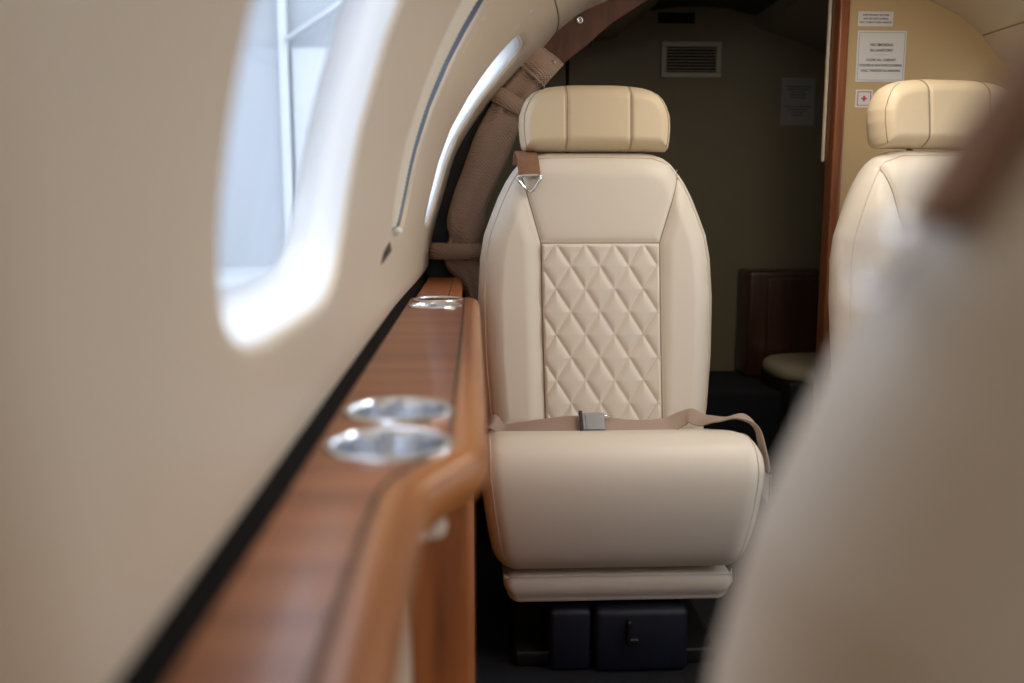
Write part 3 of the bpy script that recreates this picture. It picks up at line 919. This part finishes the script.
s1 = make_seat('cream leather cabin seat with diamond quilted back and brown strap, beside the wood ledge', (.262, 1.9, 0), 0)
def copy_seat(src, loc, rz, label, skip=()):
    def cp(o, parent):
        if parent is not None and o.name.split('.')[0] in skip: return None
        c = o.copy(); COL.objects.link(c); c.parent = parent
        for ch in o.children: cp(ch, c)
        return c
    kids = list(src.children)
    r = src.copy(); COL.objects.link(r); r.location = loc; r.rotation_euler = (0, 0, rz); r['label'] = label
    for k in kids: cp(k, r)
    return r
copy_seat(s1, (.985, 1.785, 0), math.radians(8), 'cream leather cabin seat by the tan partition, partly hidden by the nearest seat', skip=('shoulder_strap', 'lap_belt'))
s3 = make_seat('large out of focus cream seat back filling the right foreground', (.318, .285, 0), PI, strap='edge', belt=False, headmat='leather')
for ch in s3.children:                          # this seat's back is set a little lower
    if ch.name.split('.')[0] in ('backrest', 'headrest', 'shoulder_strap', 'post'): ch.location.z -= .030

# ------------------------------------------------------------------ tied curtain on the arch
def curtain():
    root = empty('tied_curtain', (0, 2.17, .65)); tag(root, 'taupe woven curtain rolled up and strapped along the left side of the wooden arch', 'curtain')
    O = np.array([0, 2.17, .65])
    # centre line and half width (x, z, hw, thickness)
    key = [(.180, 1.204, .033, .010), (.165, 1.184, .036, .015), (.138, 1.155, .036, .020), (.108, 1.120, .034, .022), (.084, 1.090, .034, .022), (.070, 1.055, .042, .028), (.044, .995, .046, .032),
           (.016, .925, .044, .033), (-.008, .866, .043, .033), (-.020, .812, .045, .032), (-.024, .775, .036, .028), (-.030, .748, .038, .022), (-.030, .722, .040, .024), (-.012, .690, .030, .022), (.002, .64, .024, .018), (.002, .57, .022, .018)]
    K = catmull(key, 10)
    N = 72; V = []
    for i, k in enumerate(K):
        a = K[min(i+1, len(K)-1)][:2]-K[max(i-1, 0)][:2]; a /= np.linalg.norm(a); nx, nz = a[1], -a[0]
        s = i/len(K)
        pinch = min(1, abs(i-40)/14)*min(1, abs(i-110)/12)
        for j in range(N):
            th = 2*PI*j/N
            c, s_ = math.cos(th), math.sin(th)
            u = math.copysign(abs(c)**.8, c)*k[2]
            fold = .006*math.sin(u/k[2]*5+s*9)+.0035*math.sin(u/k[2]*10-s*14)
            fold *= (.35+.65*(1-pinch)) if i < 150 else 1
            fold += .004*math.sin(s*38+u*40)*math.exp(-((i-70)/50)**2)
            d = -k[3]*abs(s_)**.8*(1 if s_ > 0 else -.55)+(fold if s_ > 0 else 0)
            V.append((k[0]+nx*u, 2.165+d, k[1]+nz*u))
    V = [tuple(np.array(v)-O) for v in V]
    Fc = [(i*N+j, i*N+(j+1) % N, (i+1)*N+(j+1) % N, (i+1)*N+j) for i in range(len(K)-1) for j in range(N)]
    Fc += [tuple(range(N)), tuple((len(K)-1)*N+j for j in range(N))]
    cl = mesh('cloth', V, Fc, M['curtain'], root)
    def band(x, z, hw, ang, w, name='tie_band'):
        pts = []
        ca, sa = math.cos(ang), math.sin(ang)
        for th in np.linspace(0, 2*PI, 40, endpoint=False):
            c, s_ = math.cos(th), math.sin(th)
            u = math.copysign(abs(c)**.7, c)*hw; d = -.034*math.copysign(abs(s_)**.7, s_)*(1 if s_ > 0 else .6)
            pts.append((x+u*ca, 2.165+d, z+u*sa))
        V = []; wd = np.array([-sa, 0, ca])
        for p in pts:
            p = np.array(p); rad = p-np.array([x, 2.165, z]); rad /= np.linalg.norm(rad)
            for a_, b_ in ((-.5, 0), (-.5, .0022), (0, .0030), (.5, .0022), (.5, 0)): V.append(p+wd*a_*w+rad*b_-O)
        n = len(pts)
        Fc = [(i*5+k, i*5+(k+1) % 5, ((i+1) % n)*5+(k+1) % 5, ((i+1) % n)*5+k) for i in range(n) for k in range(5)]
        return mesh(name, V, Fc, M['curtain'], root)
    def stud(x, y, z, parent, r=.005):
        N2 = 20; V = []; pr = [(r, 0), (r*1.05, -.0012), (r*.85, -.0026), (r*.45, -.0020), (r*.25, -.0030), (.0001, -.0032)]
        for rr, yy in pr:
            for k in range(N2): V.append(np.array((x+rr*math.cos(2*PI*k/N2), y+yy, z+rr*math.sin(2*PI*k/N2)))-O)
        F_ = [(i*N2+k, i*N2+(k+1) % N2, (i+1)*N2+(k+1) % N2, (i+1)*N2+k) for i in range(len(pr)-1) for k in range(N2)]
        mesh('snap_button', V, F_, M['brass'], parent)
    # slanted like the arch: angle of the cross direction
    b1 = band(.083, 1.091, .040, math.radians(-32), .038)
    stud(.116, 2.131, 1.056, b1, .0042)
    b2 = band(-.045, .746, .060, math.radians(-1), .038)
    b3 = band(.134, 1.152, .040, math.radians(-40), .006, 'stitched_hem')
    # top flap snapped to the arch
    V = []; nu, nv = 14, 16
    for i in range(nu+1):
        for j in range(nv+1):
            u = i/nu; v = j/nv
            # corners
            A = np.array([.146, 1.222]); B = np.array([.210, 1.176]); C_ = np.array([.166, 1.128]); D_ = np.array([.106, 1.175])
            p = (A*(1-u)+B*u)*(1-v)+(D_*(1-u)+C_*u)*v
            y = 2.150-.022*math.sin(PI*v*.8)*(.4+.6*math.sin(PI*u))+.0035*math.sin(u*9+v*5)*v
            V.append((p[0], y, p[1]))
    V2 = [np.array(v)-O for v in V]+[np.array(v)+np.array([0, .003, 0])-O for v in V]
    n1 = (nu+1)*(nv+1)
    Fc = grid_faces(nu+1, nv+1)+[q[::-1] for q in grid_faces(nu+1, nv+1, n1)]
    for i in range(nu): Fc += [(i*(nv+1), (i+1)*(nv+1), n1+(i+1)*(nv+1), n1+i*(nv+1)), (i*(nv+1)+nv, n1+i*(nv+1)+nv, n1+(i+1)*(nv+1)+nv, (i+1)*(nv+1)+nv)]
    for j in range(nv): Fc += [(j, n1+j, n1+j+1, j+1), (nu*(nv+1)+j, nu*(nv+1)+j+1, n1+nu*(nv+1)+j+1, n1+nu*(nv+1)+j)]
    fl_ = mesh('top_flap', V2, Fc, M['curtain'], root)
    stud(.186, 2.143, 1.180, fl_, .0056)
    ed = [(.147, 2.150, 1.217), (.212, 2.150, 1.174)]
    tube('hem', [np.array(p)-O for p in [(.146+.064*k/8, 2.1505, 1.222-.046*k/8) for k in range(9)]], .0018, M['belt'], fl_, seg=6)
curtain()
bpy.data.objects.remove(sc_)
# bright screw cap on the arch
N2 = 28; V = []; pr = [(.0085, 0), (.0088, -.002), (.0070, -.0038), (.0042, -.0032), (.0038, -.0012), (.0001, -.001)]
for rr, yy in pr:
    for k in range(N2): V.append((rr*math.cos(2*PI*k/N2), yy, rr*math.sin(2*PI*k/N2)))
F_ = [(i*N2+k, i*N2+(k+1) % N2, (i+1)*N2+(k+1) % N2, (i+1)*N2+k) for i in range(len(pr)-1) for k in range(N2)]
o = mesh('screw_cap', V, F_, M['chrome']); o.location = (.252, 2.1995, 1.285)
tag(o, 'small round metal snap stud on the dark wooden arch', 'fastener')

# ------------------------------------------------------------------ outside the windows
def plane(name, x0, x1, y0, y1, z, m): return mesh(name, [(x0, y0, z), (x1, y0, z), (x1, y1, z), (x0, y1, z)], [(0, 1, 2, 3)], m)
M['apron'] = mat('concrete_apron', (.36, .375, .40), .8, var=(.3, (.30, .32, .35)))
struct(plane('ground', -120, 120, -120, 120, -1.3, M['apron']))

hg = empty('hangar', (-16, 34, -1.3)); tag(hg, 'pale blue grey hangar building standing outside the near window', 'building')
M['cladding'] = mat('pale_cladding', (.30, .32, .345), .6)
M['cladwhite'] = mat('white_cladding', (.44, .455, .475), .6)
box('wall', -17, 15.5, 0, 12, 0, 11, M['cladding'], hg)
box('roof', -17.4, 15.9, -.4, 12.4, 11, 11.7, M['cladwhite'], hg)
for k in range(6): box('door_panel', -15.5+k*5, -15.5+k*5+4.6, -.25, 0, 0, 7.8, M['cladwhite'] if k % 2 else M['cladding'], hg)
for k in range(7): box('column', -15.9+k*5, -15.6+k*5, -.5, -.25, 0, 11, M['cladwhite'], hg)
for k in range(6):
    tube('brace', [(-15.6+k*5, -.6, 8), (-15.6+k*5+4.7, -.6, 11)], .12, M['cladwhite'], hg, seg=6)
